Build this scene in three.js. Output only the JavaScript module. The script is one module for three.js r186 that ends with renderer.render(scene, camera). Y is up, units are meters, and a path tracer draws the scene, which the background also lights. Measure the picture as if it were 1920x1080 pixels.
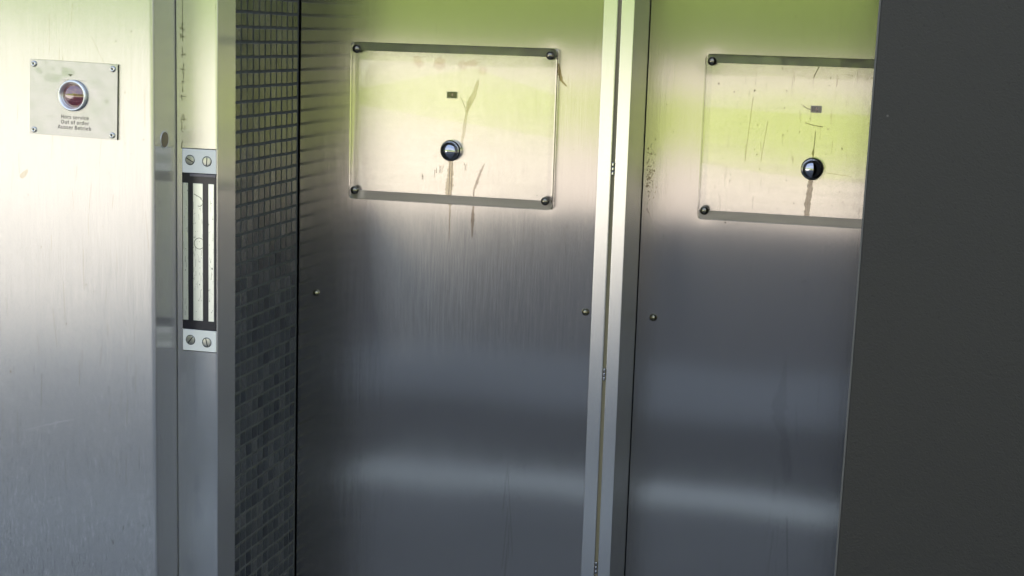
import * as THREE from 'three';
import { mergeGeometries } from 'three/addons/utils/BufferGeometryUtils.js';
import { RoundedBoxGeometry } from 'three/addons/geometries/RoundedBoxGeometry.js';

// ---------------------------------------------------------------- camera, sky, sun, exposure
const scene = new THREE.Scene();
const EYE = new THREE.Vector3(0, 1.55, 1.973);
const camera = new THREE.PerspectiveCamera(21.447, 1920 / 1080, 0.05, 3000);
camera.position.copy(EYE);
camera.rotation.order = 'YXZ';
camera.rotation.set(THREE.MathUtils.degToRad(-9.4347), THREE.MathUtils.degToRad(13.884), THREE.MathUtils.degToRad(1.8266));
scene.add(camera);
const renderer = new THREE.WebGLRenderer({ antialias: true });
renderer.setSize(1024, 576);
renderer.toneMapping = THREE.LinearToneMapping;
renderer.toneMappingExposure = 5.0;
renderer.shadowMap.enabled = true;

const SUN = new THREE.Vector3(0.2, 0.74, -1).normalize();      // behind the building, so its front stands in shade
{                                                                  // hazy summer sky with thin cloud, the same all round
  const W = 512, H = 256, d = new Float32Array(W * H * 4);
  const hh = (i, j) => { let h = Math.imul(i, 374761393) ^ Math.imul(j, 668265263); h = Math.imul(h ^ (h >>> 13), 1274126177); return ((h ^ (h >>> 16)) >>> 0) / 4294967296; };
  const vn = (x, y, per) => { const i = Math.floor(x), j = Math.floor(y), s = (t) => t * t * (3 - 2 * t), u = s(x - i), v = s(y - j), m = (k) => ((k % per) + per) % per; return (hh(m(i), j) * (1 - u) + hh(m(i + 1), j) * u) * (1 - v) + (hh(m(i), j + 1) * (1 - u) + hh(m(i + 1), j + 1) * u) * v; };
  for (let j = 0; j < H; j++) for (let i = 0; i < W; i++) {
    const el = ((j + 0.5) / H - 0.5) * Math.PI, up = Math.max(0, Math.sin(el)), h = Math.pow(1 - up, 3);
    const y = 6 * Math.pow(up, 0.6), cloud = 0.5 * vn(i / W * 14, y, 14) + 0.3 * vn(i / W * 32, y * 2.3, 32) + 0.2 * vn(i / W * 70, y * 5, 70);
    const c = Math.min(1, Math.max(0, (cloud - 0.46) * 3.2)) * 0.75, o = (j * W + i) * 4;
    const z = [0.136, 0.184, 0.282], r = [0.260, 0.287, 0.325], w = [0.335, 0.34, 0.35];
    for (let k = 0; k < 3; k++) d[o + k] = (z[k] * (1 - h) + r[k] * h) * (1 - c) + w[k] * c;
    d[o + 3] = 1;
  }
  const t = new THREE.DataTexture(d, W, H, THREE.RGBAFormat, THREE.FloatType);
  t.mapping = THREE.EquirectangularReflectionMapping; t.magFilter = t.minFilter = THREE.LinearFilter; t.needsUpdate = true;
  scene.background = t; scene.environment = t;
}
const sun = new THREE.DirectionalLight(0xfff6ec, 3.6);
sun.name = 'sun';
sun.position.copy(SUN).multiplyScalar(120);
sun.castShadow = true;
Object.assign(sun.shadow.camera, { left: -90, right: 90, top: 90, bottom: -90, near: 1, far: 400 });
sun.shadow.mapSize.set(4096, 4096);
scene.add(sun, sun.target);

// ---------------------------------------------------------------- helpers
let seed = 12345;
const rnd = () => ((seed = (Math.imul(seed, 1664525) + 1013904223) >>> 0) / 4294967296);
const rr = (a, b) => a + (b - a) * rnd();
const gauss = () => (rnd() + rnd() + rnd() + rnd() - 2) * 1.73;
const hash = (i, j, k = 0) => { let h = Math.imul(i, 374761393) ^ Math.imul(j, 668265263) ^ Math.imul(k, 2147483647 - 97); h = Math.imul(h ^ (h >>> 13), 1274126177); return ((h ^ (h >>> 16)) >>> 0) / 4294967296; };
const sm = (t) => t * t * (3 - 2 * t);
function noise(x, y, k = 0) {
  const i = Math.floor(x), j = Math.floor(y), u = sm(x - i), v = sm(y - j);
  return (hash(i, j, k) * (1 - u) + hash(i + 1, j, k) * u) * (1 - v) + (hash(i, j + 1, k) * (1 - u) + hash(i + 1, j + 1, k) * u) * v;
}
const fbm = (x, y, k = 0) => 0.53 * noise(x, y, k) + 0.27 * noise(x * 2.1, y * 2.1, k + 1) + 0.2 * noise(x * 4.3, y * 4.3, k + 2);
const clamp = (x, a = 0, b = 1) => Math.min(b, Math.max(a, x));

const taken = {};
function numbered(name) { const n = (taken[name] = (taken[name] ?? -1) + 1); return n ? `${name}_${String(n).padStart(3, '0')}` : name; }
function part(name, geometry, material, parent, kind) {
  const m = new THREE.Mesh(geometry, material);
  m.name = name; m.castShadow = m.receiveShadow = true;
  if (kind) m.userData.kind = kind;
  parent.add(m);
  return m;
}
function thing(name, label, category, [x, y, z] = [0, 0, 0], group) {
  const g = new THREE.Group();
  g.name = numbered(name); g.position.set(x, y, z);
  g.userData = { label, category };
  if (group) g.userData.group = group;
  scene.add(g);
  return g;
}
function structure(name, geometry, material) { const m = part(name, geometry, material, scene); m.userData.kind = 'structure'; return m; }

function metricUV(g) {                                  // uv in metres, u along the horizontal of each face
  g = g.index ? g.toNonIndexed() : g;
  const p = g.attributes.position, n = g.attributes.normal, uv = new Float32Array(p.count * 2);
  for (let i = 0; i < p.count; i += 3) {
    let a = 0, b = 0, c = 0;
    for (let k = 0; k < 3; k++) { a += Math.abs(n.getX(i + k)); b += Math.abs(n.getY(i + k)); c += Math.abs(n.getZ(i + k)); }
    for (let k = 0; k < 3; k++) {
      const j = i + k, x = p.getX(j), y = p.getY(j), z = p.getZ(j);
      if (b > a && b > c) { uv[2 * j] = x; uv[2 * j + 1] = z; } else if (a > c) { uv[2 * j] = -z; uv[2 * j + 1] = y; } else { uv[2 * j] = x; uv[2 * j + 1] = y; }
    }
  }
  g.setAttribute('uv', new THREE.BufferAttribute(uv, 2));
  return g;
}
function box(x0, x1, y0, y1, z0, z1, r = 0) {
  const w = x1 - x0, h = y1 - y0, d = z1 - z0;
  const g = r ? new RoundedBoxGeometry(w, h, d, 3, r) : new THREE.BoxGeometry(w, h, d);
  return metricUV(g.translate((x0 + x1) / 2, (y0 + y1) / 2, (z0 + z1) / 2));
}
// A folded sheet or bar: a closed outline in plan (x, z, corner radius), counter-clockwise seen from above with z towards the viewer,
// run from y0 to y1; 'wave' pushes the surface in and out by fractions of a millimetre, as rolled sheet does.
function prism(pts, y0, y1, { step = 0.03, wave = null, caps = true } = {}) {
  const P = [];                                          // {x,z,nx,nz,u}
  const n = pts.length, corner = [];
  for (let i = 0; i < n; i++) {
    const [ax, az] = pts[(i + n - 1) % n], [bx, bz, r = 0] = pts[i], [cx, cz] = pts[(i + 1) % n];
    const l1 = Math.hypot(ax - bx, az - bz), l2 = Math.hypot(cx - bx, cz - bz);
    const d1 = [(ax - bx) / l1, (az - bz) / l1], d2 = [(cx - bx) / l2, (cz - bz) / l2];
    const dot = clamp(d1[0] * d2[0] + d1[1] * d2[1], -1, 1), half = Math.acos(dot) / 2, t = r ? Math.min(r / Math.tan(half), 0.45 * l1, 0.45 * l2) : 0;
    corner.push({ a: [bx + d1[0] * t, bz + d1[1] * t], b: [bx + d2[0] * t, bz + d2[1] * t], c: [bx, bz], t });
  }
  const pos = [], nor = [], uv = [], idx = [];
  let u = 0;
  const rows = Math.max(1, Math.round((y1 - y0) / Math.max(step, 0.02)));
  const strip = (list) => {                              // list of {x,z,nx,nz}
    const base = pos.length / 3;
    let prev = null;
    for (const q of list) {
      if (prev) u += Math.hypot(q.x - prev.x, q.z - prev.z);
      prev = q;
      for (let j = 0; j <= rows; j++) {
        const y = y0 + ((y1 - y0) * j) / rows;
        let nx = q.nx, ny = 0, nz = q.nz, d = 0;
        if (wave) {
          const e = 0.004, s = nx > 0.5 || nx < -0.5 ? q.z * 1.0 : q.x;
          d = wave(s, y, q); const dx = (wave(s + e, y, q) - d) / e, dy = (wave(s, y + e, q) - d) / e;
          const tx = nx > 0.5 || nx < -0.5 ? 0 : 1, tz = 1 - tx;
          nx -= dx * tx; nz -= dx * tz; ny = -dy;
          const l = Math.hypot(nx, ny, nz); nx /= l; ny /= l; nz /= l;
        }
        pos.push(q.x + q.nx * d, y, q.z + q.nz * d); nor.push(nx, ny, nz); uv.push(u, y);
      }
    }
    const R = rows + 1;
    for (let i = 0; i + 1 < list.length; i++) for (let j = 0; j < rows; j++) {
      const a = base + i * R + j, b = a + R;
      idx.push(a, b, a + 1, b, b + 1, a + 1);
    }
  };
  for (let i = 0; i < n; i++) {
    const A = corner[i], B = corner[(i + 1) % n];
    const p = A.b, q = B.a, L = Math.hypot(q[0] - p[0], q[1] - p[1]), dx = (q[0] - p[0]) / L, dz = (q[1] - p[1]) / L;
    const m = Math.max(1, Math.round(L / step)), list = [];
    for (let k = 0; k <= m; k++) list.push({ x: p[0] + dx * L * k / m, z: p[1] + dz * L * k / m, nx: -dz, nz: dx });
    strip(list);
    if (B.t > 0) {
      const nxt = corner[(i + 1) % n].b, C = corner[(i + 2) % n].a, L2 = Math.hypot(C[0] - nxt[0], C[1] - nxt[1]);
      const n1 = [-dz, dx], n2 = [-(C[1] - nxt[1]) / L2, (C[0] - nxt[0]) / L2], arc = [];
      for (let k = 0; k <= 6; k++) {
        const t = k / 6, w0 = (1 - t) * (1 - t), w1 = 2 * t * (1 - t), w2 = t * t;
        let a = n1[0] * (1 - t) + n2[0] * t, c = n1[1] * (1 - t) + n2[1] * t; const l = Math.hypot(a, c) || 1;
        arc.push({ x: B.a[0] * w0 + B.c[0] * w1 + B.b[0] * w2, z: B.a[1] * w0 + B.c[1] * w1 + B.b[1] * w2, nx: a / l, nz: c / l });
      }
      strip(arc);
    }
  }
  if (caps) {
    const loop = []; for (const c of corner) { loop.push(new THREE.Vector2(...c.a)); if (c.t > 0) loop.push(new THREE.Vector2(...c.b)); }
    const tri = THREE.ShapeUtils.triangulateShape(loop, []);
    for (const [y, s] of [[y0, -1], [y1, 1]]) {
      const base = pos.length / 3;
      for (const v of loop) { pos.push(v.x, y, v.y); nor.push(0, s, 0); uv.push(v.x, v.y); }
      for (const [a, b, c] of tri) s > 0 ? idx.push(base + a, base + c, base + b) : idx.push(base + a, base + b, base + c);
    }
  }
  const g = new THREE.BufferGeometry();
  g.setAttribute('position', new THREE.Float32BufferAttribute(pos, 3));
  g.setAttribute('normal', new THREE.Float32BufferAttribute(nor, 3));
  g.setAttribute('uv', new THREE.Float32BufferAttribute(uv, 2));
  g.setIndex(idx);
  return g;
}
// A panel: front grid (with waves) and a plain box behind it
function sheet(w, h, t, nx, ny, disp) {
  const pos = [], nor = [], uv = [], idx = [], e = 0.003;
  for (let i = 0; i <= nx; i++) for (let j = 0; j <= ny; j++) {
    const x = (w * i) / nx, y = (h * j) / ny, d = disp(x, y);
    const n = new THREE.Vector3(-(disp(x + e, y) - disp(x - e, y)) / (2 * e), -(disp(x, y + e) - disp(x, y - e)) / (2 * e), 1).normalize();
    pos.push(x, y, d); nor.push(n.x, n.y, n.z); uv.push(x, y);
  }
  const R = ny + 1;
  for (let i = 0; i < nx; i++) for (let j = 0; j < ny; j++) { const a = i * R + j, b = a + R; idx.push(a, b, a + 1, b, b + 1, a + 1); }
  const g = new THREE.BufferGeometry();
  g.setAttribute('position', new THREE.Float32BufferAttribute(pos, 3)); g.setAttribute('normal', new THREE.Float32BufferAttribute(nor, 3)); g.setAttribute('uv', new THREE.Float32BufferAttribute(uv, 2)); g.setIndex(idx);
  return mergeGeometries([g.toNonIndexed(), box(0, w, 0, h, -t, -0.0025)]);
}
function lathe(profile, seg = 32) { return metricUVkeep(new THREE.LatheGeometry(profile.map(([r, z]) => new THREE.Vector2(r, z)), seg).rotateX(Math.PI / 2)); }   // axis towards +z
function metricUVkeep(g) { return g; }

// ---------------------------------------------------------------- textures
function dataTexture(w, h, fn, srgb = false) {
  const d = new Uint8Array(w * h * 4);
  for (let j = 0; j < h; j++) for (let i = 0; i < w; i++) { const c = fn(i, j), o = (j * w + i) * 4; d[o] = clamp(c[0], 0, 255); d[o + 1] = clamp(c[1], 0, 255); d[o + 2] = clamp(c[2], 0, 255); d[o + 3] = 255; }
  const t = new THREE.DataTexture(d, w, h);
  t.wrapS = t.wrapT = THREE.RepeatWrapping; t.magFilter = THREE.LinearFilter; t.minFilter = THREE.LinearFilter;
  if (srgb) t.colorSpace = THREE.SRGBColorSpace;
  t.needsUpdate = true;
  return t;
}
// vertical brushing: fine grooves whose flanks lean left and right
function brushTexture(amount, metresU, metresV, blotch) {
  const W = 2048, H = 256, col = new Float32Array(W * H);
  for (let pass = 0; pass < 30000; pass++) {
    const i = Math.floor(rnd() * W), j0 = Math.floor(rnd() * H), len = Math.floor(10 + rnd() * rnd() * 120), a = gauss();
    for (let k = 0; k < len; k++) { const f = Math.sin((Math.PI * (k + 0.5)) / len); col[((j0 + k) % H) * W + i] += a * f; }
  }
  let s = 0; for (const v of col) s += v * v; s = Math.sqrt(s / col.length);
  const t = dataTexture(W, H, (i, j) => { const x = (col[j * W + i] / s) * amount, y = gauss() * blotch, l = Math.hypot(x, y, 1); return [127.5 + 127.5 * x / l, 127.5 + 127.5 * y / l, 127.5 + 127.5 / l]; });
  t.repeat.set(1 / metresU, 1 / metresV);
  return t;
}
const brushFine = brushTexture(0.05, 0.047, 0.31, 0.0015);
const brushRough = brushTexture(0.10, 0.083, 0.29, 0.004);

// A canvas laid over x0..x0+w, y0..y0+h of uv metres; painted with what is stuck to or etched into the steel there
function surfaceMap(w, h, px, x0, y0, base, paint) {
  const c = document.createElement('canvas'); c.width = Math.round(w * px); c.height = Math.round(h * px);
  const g = c.getContext('2d');
  g.fillStyle = base; g.fillRect(0, 0, c.width, c.height);
  g.save(); g.setTransform(px, 0, 0, -px, -x0 * px, (y0 + h) * px);       // canvas units = metres of uv, y up
  paint(g); g.restore();
  const t = new THREE.CanvasTexture(c);
  t.colorSpace = THREE.SRGBColorSpace; t.wrapS = t.wrapT = THREE.ClampToEdgeWrapping;
  t.repeat.set(1 / w, 1 / h); t.offset.set(-x0 / w, -y0 / h);
  return t;
}
function specks(g, n, x0, x1, y0, y1, tones, r0, r1, tall = 1) {
  for (let i = 0; i < n; i++) {
    g.fillStyle = tones[Math.floor(rnd() * tones.length)];
    const r = r0 + (r1 - r0) * rnd() * rnd();
    g.beginPath(); g.ellipse(rr(x0, x1), rr(y0, y1), r, r * rr(1, tall), 0, 0, 7); g.fill();
  }
}
function blob(g, pts, style) {                              // closed smooth outline
  g.fillStyle = style; g.beginPath();
  const n = pts.length, mid = (a, b) => [(a[0] + b[0]) / 2, (a[1] + b[1]) / 2];
  g.moveTo(...mid(pts[n - 1], pts[0]));
  for (let i = 0; i < n; i++) g.quadraticCurveTo(...pts[i], ...mid(pts[i], pts[(i + 1) % n]));
  g.fill();
}
function trickle(g, pts, style) {                           // pts: [x, y, half width] down a run of dried liquid, with an uneven rim
  const P = [];
  for (let i = 0; i + 1 < pts.length; i++) { const [a, b] = [pts[i], pts[i + 1]], n = Math.max(1, Math.ceil(Math.hypot(a[0] - b[0], a[1] - b[1]) / 0.0014)); for (let k = 0; k < n; k++) { const t = k / n; P.push([a[0] + (b[0] - a[0]) * t, a[1] + (b[1] - a[1]) * t, a[2] + (b[2] - a[2]) * t]); } }
  P.push(pts[pts.length - 1]);
  const l = P.map(([x, y, w]) => [x - w * rr(0.55, 1.25), y]), r = P.map(([x, y, w]) => [x + w * rr(0.55, 1.25), y]).reverse();
  blob(g, [...l, ...r], style);
  g.strokeStyle = style; g.lineWidth = 0.0003; g.stroke();
}
function wires(g, n, x0, x1, y0, y1, style, len, w = 0.0004, stray = 0.04) {
  g.strokeStyle = style;
  for (let i = 0; i < n; i++) { const x = rr(x0, x1), y = rr(y0, y1), a = rr(-0.12, 0.12) + (rnd() < stray ? rr(-1.2, 1.2) : 0), l = len * rr(0.3, 1); g.lineWidth = w * rr(0.5, 1.3); g.beginPath(); g.moveTo(x, y); g.lineTo(x + Math.sin(a) * l, y - Math.cos(a) * l); g.stroke(); }
}

// ---------------------------------------------------------------- materials
const lin = (r, g, b) => new THREE.Color().setRGB(r, g, b);
const std = (o) => new THREE.MeshStandardMaterial(o);
const phy = (o) => new THREE.MeshPhysicalMaterial(o);
const STEEL = lin(0.60, 0.585, 0.555);
const panelSteel = (map) => phy({ color: STEEL, map, metalness: 0.98, roughness: 0.14, anisotropy: 1, normalMap: brushFine, normalScale: new THREE.Vector2(1, 1) });
const satinSteel = (map, metalness = 0.86, grain = 1, tone = lin(0.67, 0.66, 0.635)) => phy({ color: tone, map, metalness, roughness: 0.27, anisotropy: 1, normalMap: brushRough, normalScale: new THREE.Vector2(grain, grain) });
const plainSteel = satinSteel(null);
const capSteel = std({ color: lin(0.26, 0.235, 0.18), metalness: 1, roughness: 0.2 });
const chrome = std({ color: lin(0.5, 0.5, 0.52), metalness: 1, roughness: 0.04 });
const acrylic = phy({ color: 0xffffff, transmission: 1, thickness: 0.008, ior: 1.49, roughness: 0.015, metalness: 0, attenuationColor: lin(0.93, 0.96, 0.86), attenuationDistance: 0.06 });
const blackPlastic = std({ color: lin(0.012, 0.012, 0.013), roughness: 0.3 });

// ---------------------------------------------------------------- setting outdoors (what the steel mirrors)
function groundTexture(base, spread, scale, k) {
  const t = dataTexture(512, 512, (i, j) => {
    const f = fbm(i / 40, j / 40, k) - 0.5, m = fbm(i / 9, j / 9, k + 5) - 0.5, h = hash(i, j, k) - 0.5, v = 1 + spread * (1.1 * f + 0.8 * m + 0.7 * h);
    return base.map((c) => c * v);
  }, true);
  t.repeat.set(1 / scale, 1 / scale); return t;
}
const flat = (pts, y) => {
  const g = new THREE.ShapeGeometry(new THREE.Shape(pts.map(([x, z]) => new THREE.Vector2(x, -z)))).rotateX(-Math.PI / 2).translate(0, y, 0);
  return metricUV(g);
};
const rect = (x0, x1, z0, z1) => [[x0, z0], [x0, z1], [x1, z1], [x1, z0]];
structure('ground', flat(rect(-900, 900, -900, 900), 0), std({ map: groundTexture([170, 162, 155], 0.35, 6, 1), roughness: 0.95 }));
structure('pavement', flat(rect(-60, 60, -12, 2.78), 0.016), std({ map: groundTexture([98, 99, 101], 0.4, 1.7, 2), roughness: 0.9 }));
structure('kerb_strip', box(-60, 60, 0.0, 0.024, 2.78, 3.02), std({ map: groundTexture([186, 189, 186], 0.15, 1.1, 3), roughness: 0.85 }));
structure('road', flat(rect(-60, 60, 3.02, 4.0), 0.008), std({ map: groundTexture([74, 74, 76], 0.45, 1.3, 4), roughness: 0.9 }));
structure('paved_strip', flat(rect(-60, 60, 4.0, 5.0), 0.010), std({ map: groundTexture([116, 118, 121], 0.3, 2.1, 5), roughness: 0.9 }));
structure('asphalt_lane', flat(rect(-60, 60, 5.0, 10.2), 0.008), std({ map: groundTexture([86, 84, 85], 0.4, 1.9, 9), roughness: 0.9 }));
structure('lawn', flat([[-13, 31], [-4, 19.5], [-1.5, 16.5], [14, 8.9], [60, 8.9], [60, 62], [14, 44], [-2, 33], [-8.5, 37], [-19, 66]], 0.012), std({ map: groundTexture([145, 157, 82], 0.45, 5, 6), roughness: 0.95 }));
structure('pale_square', flat([[-120, 4.2], [-2.7, 4.2], [-4.3, 10.2], [-11.6, 30], [-24, 66], [-50, 150], [-220, 150]], 0.0145), std({ map: groundTexture([226, 220, 207], 0.14, 7, 7), roughness: 0.95 }));
structure('meadow', flat([[-60, 78], [-20, 74], [90, 66], [260, 200], [60, 260], [-90, 160]], 0.016), std({ map: groundTexture([122, 138, 68], 0.45, 9, 8), roughness: 0.95 }));

{
  const g = new THREE.PlaneGeometry(900, 160, 120, 24).rotateX(-Math.PI / 2), p = g.attributes.position;
  for (let i = 0; i < p.count; i++) { const x = p.getX(i), z = p.getZ(i) + 80; p.setXYZ(i, x, Math.max(-1, 34 * sm(clamp((z - 4) / 120)) * (0.5 + fbm(x / 60 + 9, z / 50, 44)) + 3 * fbm(x / 9, z / 9, 45) - 2), z + 130); }
  g.computeVertexNormals();
  structure('wooded_hill', metricUV(g), std({ map: groundTexture([114, 136, 60], 0.6, 22, 12), roughness: 1 }));
}
// trees: tapered trunk, limbs, a crown of leaf-clump faces
const barkMat = std({ color: lin(0.09, 0.065, 0.045), roughness: 0.95 });
const leafMats = [lin(0.12, 0.195, 0.035), lin(0.15, 0.215, 0.045), lin(0.095, 0.158, 0.034)].map((c) => phy({ color: c, roughness: 0.8, transmission: 0.3, thickness: 0, side: THREE.DoubleSide }));
function crownGeometry(n, rx, ry, low) {
  const lobes = []; for (let i = 0; i < 13; i++) { const a = rr(0, 6.283), e = rr(low, 0.95), q = rr(0.45, 0.75); lobes.push([Math.cos(a) * q * rx * Math.sqrt(1 - e * e * 0.8), e * ry * 0.72, Math.sin(a) * q * rx * Math.sqrt(1 - e * e * 0.8), rr(0.3, 0.5)]); }
  const pos = [], nor = [];
  for (let i = 0; i < n; i++) {
    const [cx, cy, cz, s] = lobes[i % lobes.length], v = new THREE.Vector3(gauss(), gauss(), gauss()).normalize(), q = s * Math.cbrt(rr(0.25, 1));
    const p = new THREE.Vector3(cx + v.x * q * rx, cy + v.y * q * ry * 0.8, cz + v.z * q * rx);
    const a = new THREE.Vector3(gauss(), gauss(), gauss()).normalize(), b = new THREE.Vector3().crossVectors(a, v).normalize(), sz = rr(0.16, 0.36), nn = new THREE.Vector3().crossVectors(a, b).normalize();
    const A = p.clone().addScaledVector(a, sz), B = p.clone().addScaledVector(b, sz * 0.6), C = p.clone().addScaledVector(a, -sz), D = p.clone().addScaledVector(b, -sz * 0.6);
    for (const q2 of [A, B, C, A, C, D]) { pos.push(q2.x, q2.y, q2.z); nor.push(nn.x, nn.y, nn.z); }
  }
  const g = new THREE.BufferGeometry(); g.setAttribute('position', new THREE.Float32BufferAttribute(pos, 3)); g.setAttribute('normal', new THREE.Float32BufferAttribute(nor, 3));
  return g;
}
function trunkGeometry(h) {
  const geos = [];
  const limb = (a, b, r0, r1) => { const d = new THREE.Vector3().subVectors(b, a), g = new THREE.CylinderGeometry(r1, r0, d.length(), 8); g.translate(0, d.length() / 2, 0); g.applyQuaternion(new THREE.Quaternion().setFromUnitVectors(new THREE.Vector3(0, 1, 0), d.normalize())); g.translate(a.x, a.y, a.z); geos.push(g); };
  const V = (x, y, z) => new THREE.Vector3(x, y, z);
  limb(V(0, 0, 0), V(0.1, h * 0.45, 0), 0.3, 0.2); limb(V(0.1, h * 0.45, 0), V(0, h * 0.85, 0.1), 0.2, 0.06);
  for (let i = 0; i < 6; i++) { const a = i * 1.05 + rr(0, 0.5); limb(V(0.08, h * rr(0.3, 0.5), 0), V(Math.cos(a) * h * 0.25, h * rr(0.6, 0.8), Math.sin(a) * h * 0.25), 0.1, 0.03); }
  return mergeGeometries(geos);
}
const crowns = [0, 1, 2].map(() => crownGeometry(3600, 4.6, 6.4, -0.75)), trunks = [0, 1].map(() => trunkGeometry(9));
const treeSpots = [];
for (let i = 0; i < 15; i++) treeSpots.push([-52 + i * 8.3 + rr(-2, 2), 76 + (i < 4 ? (4 - i) * 16 : 0) + rr(-3, 5), rr(0.85, 1.25)]);
treeSpots.forEach(([x, z, s], i) => {
  const t = thing('broadleaf_tree', 'green broadleaf tree of the sunlit row mirrored in the steel', 'tree', [x, 0, z], 'trees across the square');
  part('trunk', trunks[i % 2], barkMat, t);
  part('crown', crowns[i % 3], leafMats[i % 3], t).position.y = 6.2;
  t.scale.setScalar(s); t.rotation.y = i * 1.7;
});
const bushG = crownGeometry(2200, 2.6, 1.7, -0.5);
for (let i = 0; i < 16; i++) {
  const t = thing('round_bush', 'low round bush below the trees mirrored in the steel', 'bush', [-34 + i * 5.2 + rr(-1, 1), 0.9, 72 + (i < 3 ? (3 - i) * 9 : 0) + rr(-2, 2)], 'bushes below the trees');
  part('foliage', bushG, leafMats[(i + 1) % 3], t);
  t.rotation.y = i; t.scale.setScalar(rr(0.9, 1.3));
}

// ---------------------------------------------------------------- the building round the niche
const shell = thing('toilet_building', 'steel-fronted public convenience building with the open niche', 'building');
const renderMat = std({ map: groundTexture([150, 148, 142], 0.15, 3, 11), roughness: 0.9 });
part('door_header', box(-0.853, 0.16, 2.15, 7.3, 0.205, 0.32, 0.002), plainSteel, shell);
part('side_wall', box(0.16, 4.5, 0, 7.3, 0.1, 0.215), renderMat, shell);
part('niche_side', box(0.122, 0.16, 0, 2.15, -0.02, 0.24), std({ color: lin(0.03, 0.03, 0.03), roughness: 0.5 }), shell);
part('niche_ceiling', box(-0.84, 0.16, 2.15, 2.2, -0.05, 0.204), std({ color: lin(0.25, 0.25, 0.25), roughness: 0.7 }), shell);
part('rear_wall', box(-2.3, 4.5, 0, 7.3, -4.2, -4), renderMat, shell);
part('end_wall', box(-2.45, -2.302, 0, 7.3, -4.2, 0.31), renderMat, shell);
part('end_wall', box(4.5, 4.7, 0, 7.3, -4.2, 0.2), renderMat, shell);
part('roof', box(-2.5, 4.8, 7.3, 7.5, -4.3, 0.5), renderMat, shell);

// steel facade left of the niche, folded back at its right edge
const facadeWave = (s, y) => 0.0016 * (fbm(s * 2.6 + 3, y * 2.2, 31) - 0.5) + 0.0005 * (noise(s * 9, y * 6, 37) - 0.5);
// the sheet's uv u is 2.42 + x along its front
const facadeMap = surfaceMap(0.36, 1.02, 1500, 1.3, 0.66, '#e0e0e0', (g) => {
  g.translate(2.42, 0);
  for (const top of [0.80, 0.88, 0.96, 1.04, 1.10]) wires(g, 330, -1.12, -0.86, 0.66, top, 'rgba(255,255,255,.8)', 0.010, 0.0009);
  for (const top of [0.80, 0.92, 1.04, 1.14]) wires(g, 170, -1.12, -0.86, 0.66, top, 'rgba(150,152,156,.4)', 0.014, 0.0007);
  for (const top of [0.84, 0.96, 1.06]) specks(g, 260, -1.12, -0.86, 0.66, top, ['rgba(255,255,255,1)', 'rgba(150,146,140,.5)', 'rgba(255,255,255,.9)'], 0.0004, 0.0012, 3);
  specks(g, 70, -1.12, -0.86, 1.1, 1.68, ['rgba(110,100,80,.8)', 'rgba(150,136,110,.7)'], 0.0003, 0.001, 1.6);
  wires(g, 60, -1.12, -0.86, 1.0, 1.6, 'rgba(165,152,128,.5)', 0.05, 0.0005);
  blob(g, [[-1.035, 1.362], [-1.02, 1.372], [-1.022, 1.364], [-1.029, 1.357]], 'rgba(186,174,150,.45)');
  g.strokeStyle = 'rgba(255,255,255,.85)'; g.lineWidth = 0.0009; g.beginPath(); g.moveTo(-1.03, 1.042); g.quadraticCurveTo(-0.99, 1.056, -0.963, 1.062); g.stroke();
});
const facade = thing('facade_panel', 'bright brushed steel facade panel carrying the small out of order plate', 'wall panel');
part('folded_sheet', prism([[-2.3, 0.2], [-2.3, 0.32], [-0.853, 0.32, 0.005], [-0.853, 0.2]], 0.02, 7.29, { step: 0.05, wave: facadeWave }), satinSteel(facadeMap, 0.80, 1, lin(0.76, 0.75, 0.73)), facade);
const plugG = lathe([[0, 0.0012], [0.0088, 0.0012], [0.0093, 0.0004], [0.0093, -0.002]], 32).rotateY(Math.PI / 2);
part('hole_plug', plugG, std({ color: lin(0.20, 0.16, 0.11), metalness: 0.6, roughness: 0.45 }), facade).position.set(-0.853, 1.4125, 0.2925);
part('plug_rim', new THREE.TorusGeometry(0.0100, 0.0009, 8, 36).rotateY(Math.PI / 2), plainSteel, facade).position.set(-0.8528, 1.4125, 0.2925);

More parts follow.
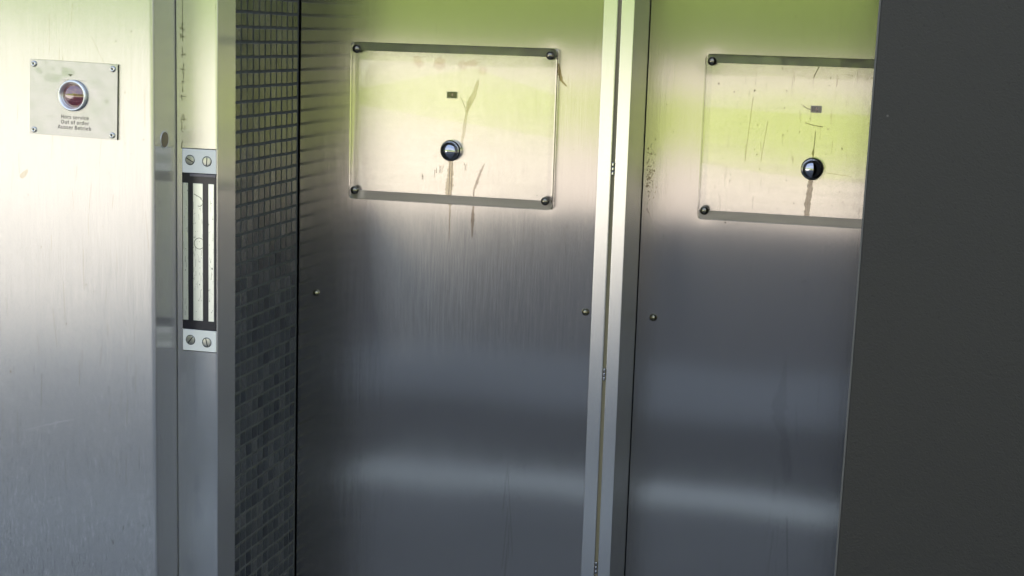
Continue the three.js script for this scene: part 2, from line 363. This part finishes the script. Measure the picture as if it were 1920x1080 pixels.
// ---------------------------------------------------------------- out of order plate
{
  const W = 0.1165, H = 0.0895;
  const c = document.createElement('canvas'); c.width = 1024; c.height = 787;
  const g = c.getContext('2d');
  g.fillStyle = '#e4e2de'; g.fillRect(0, 0, 1024, 787);
  for (let i = 0; i < 900; i++) { g.fillStyle = rnd() < 0.5 ? 'rgba(120,116,110,.10)' : 'rgba(255,255,255,.12)'; g.fillRect(rr(0, 1024), rr(0, 787), rr(20, 160), 1.4); }
  g.fillStyle = '#141312'; g.textAlign = 'left'; g.textBaseline = 'alphabetic'; g.font = '600 56px sans-serif';
  g.fillText('Hors service', 366, 600); g.fillText('Out of order', 366, 655); g.fillText('Ausser Betrieb', 330, 710);
  g.fillStyle = '#55524f'; g.beginPath(); g.moveTo(452, 132); g.lineTo(506, 132); g.lineTo(479, 158); g.fill();     // the small mark over the lamp
  g.font = '20px sans-serif'; g.textAlign = 'center';
  for (const [x, y, w] of [[430, 190, 90], [600, 190, 120], [500, 206, 200]]) for (let k = 0; k < w; k += 9) { g.fillRect(x - w / 2 + k, y + rr(-2, 2), rr(3, 7), rr(4, 9)); }
  const map = new THREE.CanvasTexture(c); map.colorSpace = THREE.SRGBColorSpace;
  const sign = thing('indicator_plate', 'small screwed metal plate reading out of order with round red lamp', 'sign', [-0.9568, 1.4575, 0.3207]);
  sign.rotation.z = -0.022;
  // loose clear film over the plate: gently buckled sheet
  const buck = (x, y) => 0.0010 * (fbm(x * 26 + 2, y * 22 + 1, 51) - 0.5) + 0.00006 * (noise(x * 130, y * 120, 55) - 0.5);
  const plate = sheet(W, H, 0.0012, 60, 46, buck);
  const uv = plate.attributes.uv; for (let i = 0; i < uv.count; i++) uv.setXY(i, uv.getX(i) / W, uv.getY(i) / H);
  plate.translate(-W / 2, -H / 2, 0.0016);
  part('face_plate', plate, phy({ map, color: lin(0.52, 0.525, 0.54), metalness: 0.75, roughness: 0.27, clearcoat: 1, clearcoatRoughness: 0.03 }), sign);
  const bez = part('lamp_bezel', lathe([[0.0138, 0.0], [0.0183, 0.0], [0.0186, 0.003], [0.0181, 0.0046], [0.0170, 0.0053], [0.0159, 0.0048], [0.0148, 0.0018], [0.0138, 0.0008]], 56), std({ color: lin(0.9, 0.9, 0.88), metalness: 0.9, roughness: 0.34 }), sign);
  bez.position.set(0.0005, 0.0045, 0.0016);
  const lens = part('red_lens', new THREE.SphereGeometry(0.0260, 48, 20, 0, Math.PI * 2, 0, 0.60).rotateX(Math.PI / 2).translate(0, 0, -0.0222), phy({ color: lin(0.17, 0.025, 0.03), ior: 2.3, metalness: 0, roughness: 0.1, clearcoat: 1, clearcoatRoughness: 0.02 }), sign);
  lens.position.copy(bez.position); lens.position.z += 0.0008;
  for (const [x, y] of [[-0.0525, 0.0395], [0.0520, 0.0390], [0.0520, -0.0395], [-0.0522, -0.0395]]) {
    const r = part('rivet', lathe([[0, 0.0008], [0.0011, 0.0008], [0.0012, 0.0022], [0.0026, 0.0022], [0.0034, 0.0015], [0.0037, 0]], 28), std({ color: lin(0.62, 0.61, 0.58), metalness: 1, roughness: 0.25 }), sign);
    r.position.set(x, y, 0.0016);
    part('rivet_hole', new THREE.CylinderGeometry(0.0011, 0.0011, 0.0006, 16).rotateX(Math.PI / 2), blackPlastic, r).position.z = 0.0008;
  }
}

// ---------------------------------------------------------------- door jamb with the magnetic lock
const LX0 = -0.8440, LX1 = -0.7992, LY0 = 1.1490, LY1 = 1.4005, CZ = 0.263;
const jambWave = (s, y) => 0.0005 * (noise(s * 7, y * 5, 61) - 0.5);
const jambMap = surfaceMap(0.12, 1.02, 1800, 0, 0.66, '#ececec', (g) => {
  // u = 0.052 + 0.852 + x along the front (after the 52 mm left flank)
  const X = 0.904; g.translate(X, 0);
  g.strokeStyle = 'rgba(70,66,40,.75)'; g.lineWidth = 0.0007; g.beginPath(); g.moveTo(-0.8437, 1.61); g.lineTo(-0.8437, 1.53); g.stroke();
  for (let y = 1.545; y > 1.40; y -= rr(0.008, 0.03)) { wires(g, 3, -0.846, -0.842, y, y + 0.012, 'rgba(60,56,36,.8)', 0.008, 0.0006); g.lineWidth = rr(0.0003, 0.0007); g.beginPath(); g.moveTo(-0.8445 - rr(0, 0.003), y); g.lineTo(-0.841 + rr(0, 0.003), y + rr(-0.001, 0.001)); g.stroke(); specks(g, 3, -0.848, -0.84, y - 0.004, y + 0.004, ['rgba(70,64,40,.8)'], 0.0003, 0.0007); }
  for (let i = 0; i < 26; i++) { const x = rr(-0.85, -0.80), y = rr(0.7, 1.14); blob(g, [0, 1, 2, 3, 4, 5].map((k) => [x + Math.cos(k) * rr(0.003, 0.009), y + Math.sin(k) * rr(0.006, 0.02)]), rnd() < 0.5 ? 'rgba(255,255,255,.2)' : 'rgba(170,170,180,.08)'); }
  specks(g, 80, -0.85, -0.8, 0.7, 1.6, ['rgba(255,255,255,.8)', 'rgba(110,104,90,.7)'], 0.0003, 0.0008, 2);
});
const jamb = thing('door_jamb', 'narrow polished steel door jamb holding the magnetic lock', 'door frame');
{
  const full = [[-0.852, 0.211], [-0.852, CZ, 0.002], [-0.7972, CZ, 0.0035], [-0.7972, 0.211]];
  const notch = [[-0.852, 0.211], [-0.852, CZ, 0.002], [LX0 - 0.0006, CZ, 0.0006], [LX0 - 0.0006, 0.226], [LX1 + 0.0006, 0.226], [LX1 + 0.0006, CZ, 0.0006], [-0.7972, CZ, 0.0006], [-0.7972, 0.211]];
  const o = { step: 0.012, wave: jambWave };
  part('jamb_profile', mergeGeometries([prism(full, 0.02, LY0 - 0.0008, o), prism(notch, LY0 - 0.0008, LY1 + 0.0012, { step: 0.012 }), prism(full, LY1 + 0.0012, 2.149, o)]), satinSteel(jambMap, 0.9, 0.3, lin(0.80, 0.79, 0.76)), jamb);
}
{
  const lock = thing('magnetic_lock', 'black and silver magnetic door lock set in the steel jamb', 'lock', [LX0, LY0, CZ]);
  const w = LX1 - LX0, h = LY1 - LY0;
  part('housing', box(0, w, 0.0268, h - 0.0295, -0.026, -0.0006, 0.0006), std({ color: lin(0.016, 0.015, 0.020), roughness: 0.22 }), lock);
  const cap = std({ color: lin(0.93, 0.90, 0.82), metalness: 0, roughness: 0.5 });
  const head = std({ color: lin(0.5, 0.5, 0.47), metalness: 1, roughness: 0.3 });
  const slotted = (p, x, y, a) => {
    const s = part('slotted_screw', lathe([[0, 0.0006], [0.0050, 0.0006], [0.0056, 0.0002], [0.0056, -0.001]], 28), head, p); s.position.set(x, y, 0.0004);
    const sl = part('screw_slot', new THREE.BoxGeometry(0.0100, 0.0011, 0.0004), blackPlastic, s); sl.rotation.z = a; sl.position.z = 0.0006;
    part('screw_gap', new THREE.TorusGeometry(0.0059, 0.0004, 6, 32), blackPlastic, s);
  };
  const top = part('end_cap', box(0, w, h - 0.0292, h, -0.026, 0.0004, 0.0005), cap, lock), bot = part('end_cap', box(0, w, 0, 0.0265, -0.026, 0.0004, 0.0005), cap, lock);
  slotted(top, 0.0105, h - 0.0135, -0.5); slotted(top, 0.0330, h - 0.0142, 1.5); slotted(bot, 0.0105, 0.0135, 0.9); slotted(bot, 0.0325, 0.0118, 1.8);
  const poleMap = surfaceMap(0.05, 0.26, 3000, 0, 0, '#f2f4f2', (g) => {
    wires(g, 120, 0, 0.045, 0.03, 0.22, 'rgba(90,90,90,.5)', 0.01, 0.0003); specks(g, 130, 0, 0.045, 0.03, 0.22, ['rgba(60,60,60,.8)', 'rgba(120,120,118,.7)'], 0.0002, 0.0007, 2);
    g.strokeStyle = 'rgba(40,40,40,.9)'; g.lineWidth = 0.0005;
    for (const [x, y, r, a, b] of [[0.0225, 0.1865, 0.0048, -2, 1.3], [0.0225, 0.1355, 0.0068, 0.4, 6.2]]) { g.beginPath(); g.ellipse(x, y, r, r, 0, a, b); g.stroke(); }
    g.beginPath(); g.moveTo(0.0155, 0.1965); g.lineTo(0.026, 0.1915); g.stroke();
  });
  const pole = std({ color: lin(0.95, 0.95, 0.92), map: poleMap, metalness: 0.9, roughness: 0.3 });
  for (const [x0, x1] of [[0.0004, 0.0072], [0.0142, 0.0272], [0.0346, 0.0420]]) part('pole_strip', box(x0, x1, 0.0385, h - 0.0418, -0.012, 0.0001, 0.0003), pole, lock);
  part('resin_lip', box(0.0098, w - 0.0006, h - 0.0335, h - 0.0300, -0.01, 0.0002, 0.0004), std({ color: lin(0.12, 0.11, 0.13), roughness: 0.2 }), lock);
}

// ---------------------------------------------------------------- mosaic side wall of the niche
{
  const X = -0.7985, P = 0.01865, T = 0.0150, TH = 0.0154, D = 0.2085;
  const wall = thing('mosaic_wall', 'narrow dark mosaic wall between steel jamb and back panel', 'tiled wall', [X, 0, 0]);
  part('grout', box(-0.045, -0.0007, 0, 2.149, 0.0, 0.2105), std({ map: groundTexture([82, 84, 80], 0.3, 0.05, 21), roughness: 0.95 }), wall);
  const s = new THREE.Shape(); const q = T / 2 - 0.0005, p = TH / 2 - 0.0005; s.moveTo(-q, -p); s.lineTo(q, -p); s.lineTo(q, p); s.lineTo(-q, p);
  const tileGs = [0, 1, 2].map((k) => metricUV(new THREE.ExtrudeGeometry(s, { depth: 0.0032, bevelEnabled: true, bevelThickness: 0.0004, bevelSize: 0.0005, bevelSegments: 2, steps: 1 }).translate(0, 0, -0.0034).rotateY(Math.PI / 2)));
  const cloud = groundTexture([214, 212, 208], 0.5, 0.03, 22);
  const tones = [[0.078, 0.088, 0.090], [0.055, 0.068, 0.074], [0.105, 0.113, 0.112], [0.026, 0.034, 0.042], [0.068, 0.082, 0.084], [0.15, 0.155, 0.15]].map((c) => phy({ color: lin(...c.map((v) => v * 0.6)), map: cloud, roughness: 0.2, ior: 1.75 }));
  const cols = Math.ceil(D / P), list = [];
  const V = new THREE.Vector3(); camera.updateMatrixWorld(); camera.updateProjectionMatrix();
  for (let j = 0; j * P < 2.12; j++) for (let i = 0; i < cols; i++) {
    const z = 0.2085 - (i + 0.42) * P, y = 0.011 + j * P + 0.0002 * Math.sin(i * 1.3);
    if (z < T / 2) continue;
    V.set(X, y, z).project(camera);
    list.push({ y, z, seen: Math.abs(V.y) < 1.03, d: EYE.distanceTo(new THREE.Vector3(X, y, z)), m: tones[Math.floor(Math.pow(hash(i, j, 5), 1.2) * tones.length)], a: (hash(i, j, 6) - 0.5) * 0.024, b: (hash(i, j, 7) - 0.5) * 0.02, dx: (hash(i, j, 8) - 0.5) * 0.0007, k: Math.floor(hash(i, j, 9) * 3) });
  }
  list.sort((a, b) => (b.seen - a.seen) || a.d - b.d);
  const rest = new Map();
  list.forEach((t, n) => {
    if (n < 300) { const m = part('tile', tileGs[t.k], t.m, wall); m.position.set(t.dx, t.y, t.z); m.rotation.set(0, t.a, t.b); return; }
    const g = tileGs[t.k].clone().applyMatrix4(new THREE.Matrix4().compose(new THREE.Vector3(t.dx, t.y, t.z), new THREE.Quaternion().setFromEuler(new THREE.Euler(0, t.a, t.b)), new THREE.Vector3(1, 1, 1)));
    if (!rest.has(t.m)) rest.set(t.m, []); rest.get(t.m).push(g);
  });
  const mats = [...rest.keys()];
  const far = part('mosaic_tiles', mergeGeometries(mats.map((m) => mergeGeometries(rest.get(m))), true), mats, wall, 'stuff');
  far.userData.kind = 'stuff';
}

// ---------------------------------------------------------------- steel back panels
const dent = (x, y, cx, cy, d, r) => -d * Math.exp(-((x - cx) ** 2 + (y - cy) ** 2) / (r * r));
const P1 = { x0: -0.7960, w: 0.4430 }, P2 = { x0: -0.3150, w: 0.4370 };
const wavy = (k, holes) => (x, y) => {
  let d = 0.0007 * (fbm(x * 2.2 + k, y * 2.0, 70 + k) - 0.5) + 0.00025 * (noise(x * 8 + k, y * 5, 80 + k) - 0.5);
  for (const [cx, cy] of holes) d += dent(x, y, cx, cy, 0.00006, 0.014);
  return d;
};
const corners = (x0) => [[x0 + 0.009, 1.5252], [x0 + 0.277, 1.5252], [x0 + 0.277, 1.3340], [x0 + 0.009, 1.3340]];
const cover1 = -0.7205, cover2 = -0.2408;
function panelMap(p, paint) {
  return surfaceMap(p.w, 1.0, 2000, 0, 0.68, '#eae7e2', (g) => { g.translate(-p.x0, 0); paint(g); });
}
const grime = (g, p) => {
  specks(g, 160, p.x0, p.x0 + p.w, 0.72, 1.66, ['rgba(90,78,60,.7)', 'rgba(120,108,88,.6)', 'rgba(60,52,40,.7)'], 0.0002, 0.0009, 1.8);
  wires(g, 90, p.x0, p.x0 + p.w, 0.72, 1.66, 'rgba(150,140,126,.16)', 0.05, 0.0006, 0);
  wires(g, 40, p.x0, p.x0 + p.w, 0.72, 1.66, 'rgba(255,255,255,.5)', 0.03, 0.0004);
};
const map1 = panelMap(P1, (g) => {
  g.fillStyle = '#f1efe8'; g.fillRect(-0.7115, 1.332, 0.268, 0.194);             // wiped clean behind the cover
  grime(g, P1);
  // forked dried run right of the sensor window
  trickle(g, [[-0.5425, 1.4905, 0.0004], [-0.5445, 1.481, 0.0030], [-0.5485, 1.466, 0.0034], [-0.5535, 1.4545, 0.0016], [-0.557, 1.446, 0.0014], [-0.5595, 1.431, 0.0022], [-0.5605, 1.419, 0.0019], [-0.5625, 1.408, 0.0016], [-0.5635, 1.399, 0.0018], [-0.5655, 1.390, 0.0006]], 'rgba(176,168,138,.5)');
  trickle(g, [[-0.5525, 1.468, 0.0006], [-0.5545, 1.4605, 0.0026], [-0.556, 1.452, 0.0024], [-0.557, 1.446, 0.0008]], 'rgba(168,158,124,.5)');
  g.strokeStyle = 'rgba(140,124,84,.6)'; g.lineWidth = 0.0007; g.beginPath(); g.moveTo(-0.5665, 1.466); g.quadraticCurveTo(-0.561, 1.459, -0.5585, 1.447); g.stroke();
  // rust run under the button
  trickle(g, [[-0.5775, 1.384, 0.0030], [-0.5780, 1.365, 0.0042], [-0.5790, 1.345, 0.0054], [-0.5795, 1.325, 0.0050]], 'rgba(160,148,116,.6)');
  g.strokeStyle = 'rgba(84,70,46,.85)'; g.lineWidth = 0.0010; for (const dx of [-0.0016, 0.0016]) { g.beginPath(); g.moveTo(-0.5770 + dx, 1.386); g.lineTo(-0.5778 + dx, 1.32); g.stroke(); }
  trickle(g, [[-0.5778, 1.322, 0.0012], [-0.578, 1.30, 0.0009], [-0.5782, 1.27, 0.0003]], 'rgba(150,134,110,.45)');
  // second run, leaning, carried on under the cover
  trickle(g, [[-0.5305, 1.3790, 0.0004], [-0.5345, 1.3700, 0.0014], [-0.5378, 1.3605, 0.0014], [-0.5412, 1.3515, 0.0024], [-0.5440, 1.3430, 0.0010], [-0.5450, 1.3240, 0.0006], [-0.5452, 1.3150, 0.0012], [-0.5455, 1.3030, 0.0028], [-0.5455, 1.2960, 0.0016], [-0.5456, 1.2780, 0.0005]], 'rgba(150,136,122,.7)');
  for (const [x, y, l] of [[-0.5935, 1.37, 0.012], [-0.603, 1.365, 0.01], [-0.62, 1.358, 0.008], [-0.561, 1.373, 0.014]]) wires(g, 4, x, x + 0.006, y, y + 0.006, 'rgba(96,84,64,.7)', l, 0.0005);
  trickle(g, [[-0.4340, 1.515, 0.0008], [-0.4325, 1.503, 0.0028], [-0.4295, 1.493, 0.0022], [-0.4225, 1.486, 0.0010]], 'rgba(128,112,70,.7)');   // smear beside the top right screw
  for (let i = 0; i < 9; i++) { const x = rr(-0.63, -0.53), y = rr(1.49, 1.515); blob(g, [0, 1, 2, 3, 4, 5].map((k) => [x + Math.cos(k) * rr(0.003, 0.01), y + Math.sin(k) * rr(0.003, 0.009)]), 'rgba(214,186,164,.25)'); }
  wires(g, 7, -0.486, -0.480, 0.70, 0.97, 'rgba(160,154,142,.22)', 0.12, 0.0014, 0);
});
const map2 = panelMap(P2, (g) => {
  g.fillStyle = '#f3f0e8'; g.fillRect(-0.2318, 1.332, 0.268, 0.194);
  grime(g, P2);
  specks(g, 150, -0.225, 0.03, 1.34, 1.52, ['rgba(92,82,62,.75)', 'rgba(130,118,94,.6)'], 0.0002, 0.0011, 2.4);
  wires(g, 70, -0.225, 0.03, 1.34, 1.52, 'rgba(160,150,128,.4)', 0.018, 0.0006);
  trickle(g, [[-0.0995, 1.384, 0.0030], [-0.0998, 1.365, 0.0034], [-0.1015, 1.35, 0.0036], [-0.1022, 1.325, 0.0028]], 'rgba(124,114,92,.8)');
  g.strokeStyle = 'rgba(84,72,48,.8)'; g.lineWidth = 0.0009;
  for (const l of [[[-0.0975, 1.524], [-0.1015, 1.516], [-0.104, 1.509]], [[-0.115, 1.474], [-0.111, 1.4695], [-0.104, 1.469]], [[-0.111, 1.452], [-0.1, 1.4488], [-0.0885, 1.4478]], [[-0.0975, 1.442], [-0.0975, 1.428], [-0.0985, 1.4105]], [[-0.178, 1.482], [-0.1815, 1.44], [-0.184, 1.40]], [[-0.158, 1.452], [-0.1605, 1.43], [-0.164, 1.40]]]) { g.strokeStyle = l[0][0] < -0.15 ? 'rgba(150,138,110,.45)' : 'rgba(84,72,48,.75)'; g.beginPath(); g.moveTo(...l[0]); g.quadraticCurveTo(...l[1], ...l[2]); g.stroke(); }
  trickle(g, [[-0.0985, 1.42, 0.0003], [-0.0988, 1.414, 0.0014], [-0.0985, 1.408, 0.0004]], 'rgba(110,96,64,.8)');
  trickle(g, [[-0.08, 1.390, 0.0006], [-0.066, 1.3885, 0.0010], [-0.05, 1.387, 0.0004]], 'rgba(160,146,112,.5)');
  // old run low on the panel
  trickle(g, [[-0.1165, 1.145, 0.0008], [-0.1180, 1.115, 0.0040], [-0.1210, 1.082, 0.0105], [-0.1225, 1.062, 0.0085], [-0.1120, 1.04, 0.0050], [-0.1060, 1.00, 0.0075], [-0.1050, 0.975, 0.0030]], 'rgba(190,182,178,.24)');
  wires(g, 10, -0.125, -0.10, 0.80, 1.13, 'rgba(160,152,146,.18)', 0.10, 0.0014, 0);
  for (let i = 0; i < 90; i++) { g.fillStyle = 'rgba(104,88,62,.6)'; g.beginPath(); g.ellipse(-0.311 + Math.abs(gauss()) * 0.006, 1.375 + gauss() * 0.022, rr(0.0003, 0.0009), rr(0.0004, 0.0016), 0, 0, 7); g.fill(); }
});
const boltG = lathe([[0, 0.0048], [0.0018, 0.0045], [0.0036, 0.0034], [0.0047, 0.0018], [0.0052, 0]], 28);
const boltMat = std({ color: lin(0.30, 0.275, 0.18), metalness: 1, roughness: 0.16 });
function backPanel(p, k, label, map, cov, bolts) {
  const t = thing('steel_wall_panel', label, 'wall panel', [p.x0, 0.02, 0]);
  const holes = corners(cov).map(([x, y]) => [x - p.x0, y - 0.02]);
  const f = wavy(k, holes), g = sheet(p.w, 2.12, 0.03, 110, 420, f);
  const uv = g.attributes.uv; for (let i = 0; i < uv.count; i++) uv.setY(i, uv.getY(i) + 0.02);
  part('brushed_sheet', g, panelSteel(map), t);
  for (const [x, y] of bolts) part('bolt', boltG, boltMat, t).position.set(x - p.x0, y - 0.02, f(x - p.x0, y - 0.02));
  return t;
}
backPanel(P1, 0, 'wide brushed steel back panel between mosaic wall and hinged post', map1, cover1, [[-0.7698, 1.1853], [-0.3850, 1.1871]]);
backPanel(P2, 4, 'brushed steel back panel between hinged post and dark door', map2, cover2, [[-0.2933, 1.1866]]);
{
  const b = thing('rear_channel', 'dark gap behind the joints of the steel back panels', 'backing');
  part('backing_board', box(-0.84, 0.16, 0.02, 2.149, -0.06, -0.034), blackPlastic, b);
}

// post of two folded lips with a hinge in the groove between them
{
  const post = thing('hinged_post', 'upright double steel lip with hinge groove between the two back panels', 'post');
  const o = { step: 0.009 };
  const tilt = 0.0022;
  part('left_lip', prism([[-0.3530, 0.001], [-0.3553, 0.1165 - tilt, 0.0012], [-0.3374, 0.1165, 0.0015], [-0.3374, 0.001]], 0.02, 2.149, o), satinSteel(null, 0.88, 0.3), post);
  part('right_lip', prism([[-0.3334, 0.001], [-0.3334, 0.1165 - tilt, 0.0015], [-0.3165, 0.1165, 0.0012], [-0.3165, 0.001]], 0.02, 2.149, o), satinSteel(null, 0.88, 0.3), post);
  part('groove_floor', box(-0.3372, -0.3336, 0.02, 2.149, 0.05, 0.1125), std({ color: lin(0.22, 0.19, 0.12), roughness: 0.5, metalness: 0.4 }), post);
  for (const y of [1.3905, 1.1295, 0.873, 1.66]) {
    const h = part('hinge', mergeGeometries([0, 1, 2].map((k) => new THREE.CapsuleGeometry(0.0013, 0.0026, 4, 12).translate(0, (k - 1) * 0.0056, 0))), chrome, post);
    h.position.set(-0.3354, y, 0.1150);
  }
}

// ---------------------------------------------------------------- acrylic covers, buttons, sensor windows
function coverGeometry(w, h, t, bx, by, bd, r, hole) {
  const ring = (ix, iy, rad) => { const out = [], W = w / 2 - ix, H = h / 2 - iy; for (const [sx, sy, a0] of [[1, 1, 0], [-1, 1, 1], [-1, -1, 2], [1, -1, 3]]) for (let k = 0; k <= 6; k++) { const a = (a0 + k / 6) * Math.PI / 2; out.push([sx * (W - rad) + Math.cos(a) * rad, sy * (H - rad) + Math.sin(a) * rad]); } return out; };
  const outer = ring(0, 0, r), inner = ring(bx, by, Math.max(0.0012, r * 0.5));
  const hc = []; for (let k = 0; k < 36; k++) { const a = (k / 36) * 2 * Math.PI; hc.push([hole[0] + Math.cos(a) * hole[2], hole[1] + Math.sin(a) * hole[2]]); }
  const pos = [], quad = (a, b, c, d) => pos.push(...a, ...b, ...c, ...a, ...c, ...d), at = (p, z) => [p[0], p[1], z], N = outer.length;
  for (let i = 0; i < N; i++) { const j = (i + 1) % N; quad(at(outer[i], 0), at(outer[j], 0), at(outer[j], t - bd), at(outer[i], t - bd)); quad(at(outer[i], t - bd), at(outer[j], t - bd), at(inner[j], t), at(inner[i], t)); }
  for (let i = 0; i < 36; i++) { const j = (i + 1) % 36; quad(at(hc[j], 0), at(hc[i], 0), at(hc[i], t), at(hc[j], t)); }
  for (const [lp, z, s] of [[inner, t, 1], [outer, 0, -1]]) {
    const A = lp.map((p) => new THREE.Vector2(...p)), B = hc.map((p) => new THREE.Vector2(...p)).reverse(), all = [...A, ...B];
    for (const [a, b, c] of THREE.ShapeUtils.triangulateShape(A, [B])) for (const v of s > 0 ? [a, b, c] : [a, c, b]) pos.push(all[v].x, all[v].y, z);
  }
  const g = new THREE.BufferGeometry(); g.setAttribute('position', new THREE.Float32BufferAttribute(pos, 3)); g.computeVertexNormals();
  return g;
}
const spacerStrip = std({ color: lin(0.22, 0.205, 0.14), metalness: 0.3, roughness: 0.45 });       // olive rubber strips under the cover
const CW = 0.286, CH = 0.2125, coverY = 1.4282;
const capG = lathe([[0, 0.0050], [0.0022, 0.0047], [0.0042, 0.0036], [0.0054, 0.0018], [0.0057, 0]], 28), shaftG = lathe([[0, 0.014], [0.0026, 0.014], [0.0026, 0]], 16);
const holeAt = [0.144 - CW / 2, 1.3945 - coverY, 0.0142];
const coverG = coverGeometry(CW, CH, 0.008, 0.0008, 0.0008, 0.0008, 0.006, holeAt);
for (const [x0, label] of [[cover1, 'whole clear acrylic cover with four cap screws on the wider panel'], [cover2, 'clear acrylic cover partly hidden behind the dark door']]) {
  const t = thing('acrylic_cover', label, 'cover', [x0 + CW / 2, coverY, 0.0022], 'clear covers over the buttons');
  part('clear_sheet', coverG, acrylic, t);
  part('top_spacer', box(-CW / 2 + 0.003, CW / 2 - 0.003, CH / 2 - 0.0112, CH / 2 - 0.0006, -0.0012, -0.0002), spacerStrip, t);
  part('bottom_spacer', box(-CW / 2 + 0.001, CW / 2 - 0.001, -CH / 2 + 0.0004, -CH / 2 + 0.0116, -0.0012, -0.0002), spacerStrip, t);
  for (const [x, y] of corners(x0)) { const s = part('cap_screw', capG, capSteel, t); s.position.set(x - x0 - CW / 2, y - coverY, 0.0088); }
}
const domeProfile = []; for (let k = 0; k <= 14; k++) { const a = (k / 14) * Math.PI / 2; domeProfile.push([0.0130 * Math.sin(a), 0.0115 * Math.cos(a) + 0.0015]); }
const domeG = lathe([...domeProfile, [0.0130, -0.009]], 48), collarG = lathe([[0.0130, 0.0008], [0.0139, 0.0006], [0.0140, -0.009]], 48);
for (const [x, label] of [[-0.5765, 'domed chrome push button in the wider panel, left one'], [-0.0985, 'domed chrome push button beside the dark door']]) {
  const t = thing('push_button', label, 'button', [x, 1.3945, 0.0106], 'chrome push buttons');
  part('dome', domeG, chrome, t); part('collar', collarG, blackPlastic, t);
}
for (const [x, y, label] of [[-0.5780, 1.4685, 'tiny black sensor window above the left chrome button'], [-0.0983, 1.4697, 'tiny black sensor window above the chrome button by the door']]) {
  const t = thing('sensor_window', label, 'sensor', [x, y, 0.0012], 'sensor windows above the buttons');
  part('recess_frame', mergeGeometries([box(-0.0068, 0.0068, 0.0036, 0.0044, -0.001, 0.0008), box(-0.0068, 0.0068, -0.0044, -0.0036, -0.001, 0.0008), box(-0.0068, -0.006, -0.0036, 0.0036, -0.001, 0.0008), box(0.006, 0.0068, -0.0036, 0.0036, -0.001, 0.0008)]), blackPlastic, t);
  part('dark_pane', box(-0.0059, 0.0059, -0.0035, 0.0035, -0.001, 0.0003), std({ color: lin(0.02, 0.014, 0.008), roughness: 0.2 }), t);
  part('emitter', new THREE.SphereGeometry(0.0016, 16, 10).scale(0.7, 1.2, 0.5), std({ color: lin(0.55, 0.33, 0.25), roughness: 0.3 }), t).position.set(0.0006, 0.0003, 0.0005);
}

// ---------------------------------------------------------------- dark door leaf on the right
{
  const door = thing('open_door', 'plain dark grey door leaf standing open on the right', 'door', [-0.0396, 0.03, CZ]);
  const map = surfaceMap(0.5, 1.0, 1800, 0, 0.65, '#8c8b86', (g) => {
    specks(g, 5200, 0, 0.5, 0.65, 1.65, ['rgba(60,60,58,.35)', 'rgba(175,174,168,.22)'], 0.0003, 0.0011, 1.6);
    specks(g, 120, 0, 0.5, 0.65, 1.65, ['rgba(220,220,214,.7)', 'rgba(30,30,30,.7)'], 0.0002, 0.0006, 1.6);
    specks(g, 1, 0.0157, 0.0159, 1.4765, 1.4768, ['#ffffff'], 0.0012, 0.0014, 1);
    wires(g, 70, 0, 0.5, 0.65, 1.65, 'rgba(180,180,176,.18)', 0.03, 0.0005);
  });
  const bump = dataTexture(512, 512, (i, j) => { const v = 128 + 150 * (fbm(i / 4, j / 4, 91) - 0.5) + 60 * (hash(i, j, 92) - 0.5); return [v, v, v]; });
  bump.repeat.set(1 / 0.22, 1 / 0.22);
  const leaf = prism([[0.0022, -0.04], [0.0022, 0, 0.001], [0.86, 0, 0.002], [0.86, -0.04]], 0, 2.08, { step: 0.06 });
  const uv = leaf.attributes.uv; for (let i = 0; i < uv.count; i++) uv.setXY(i, uv.getX(i) - 0.04, uv.getY(i) + 0.03);
  part('leaf', leaf, std({ color: lin(0.100, 0.089, 0.079), map, roughness: 0.55, bumpMap: bump, bumpScale: 0.0005 }), door);
  part('edge_trim', box(0, 0.0021, 0, 2.08, -0.0405, 0.0004, 0.0004), std({ color: lin(0.12, 0.115, 0.105), roughness: 0.5, metalness: 0.2 }), door);
  door.rotation.set(0, -0.10, -0.0086);
}

renderer.render(scene, camera);
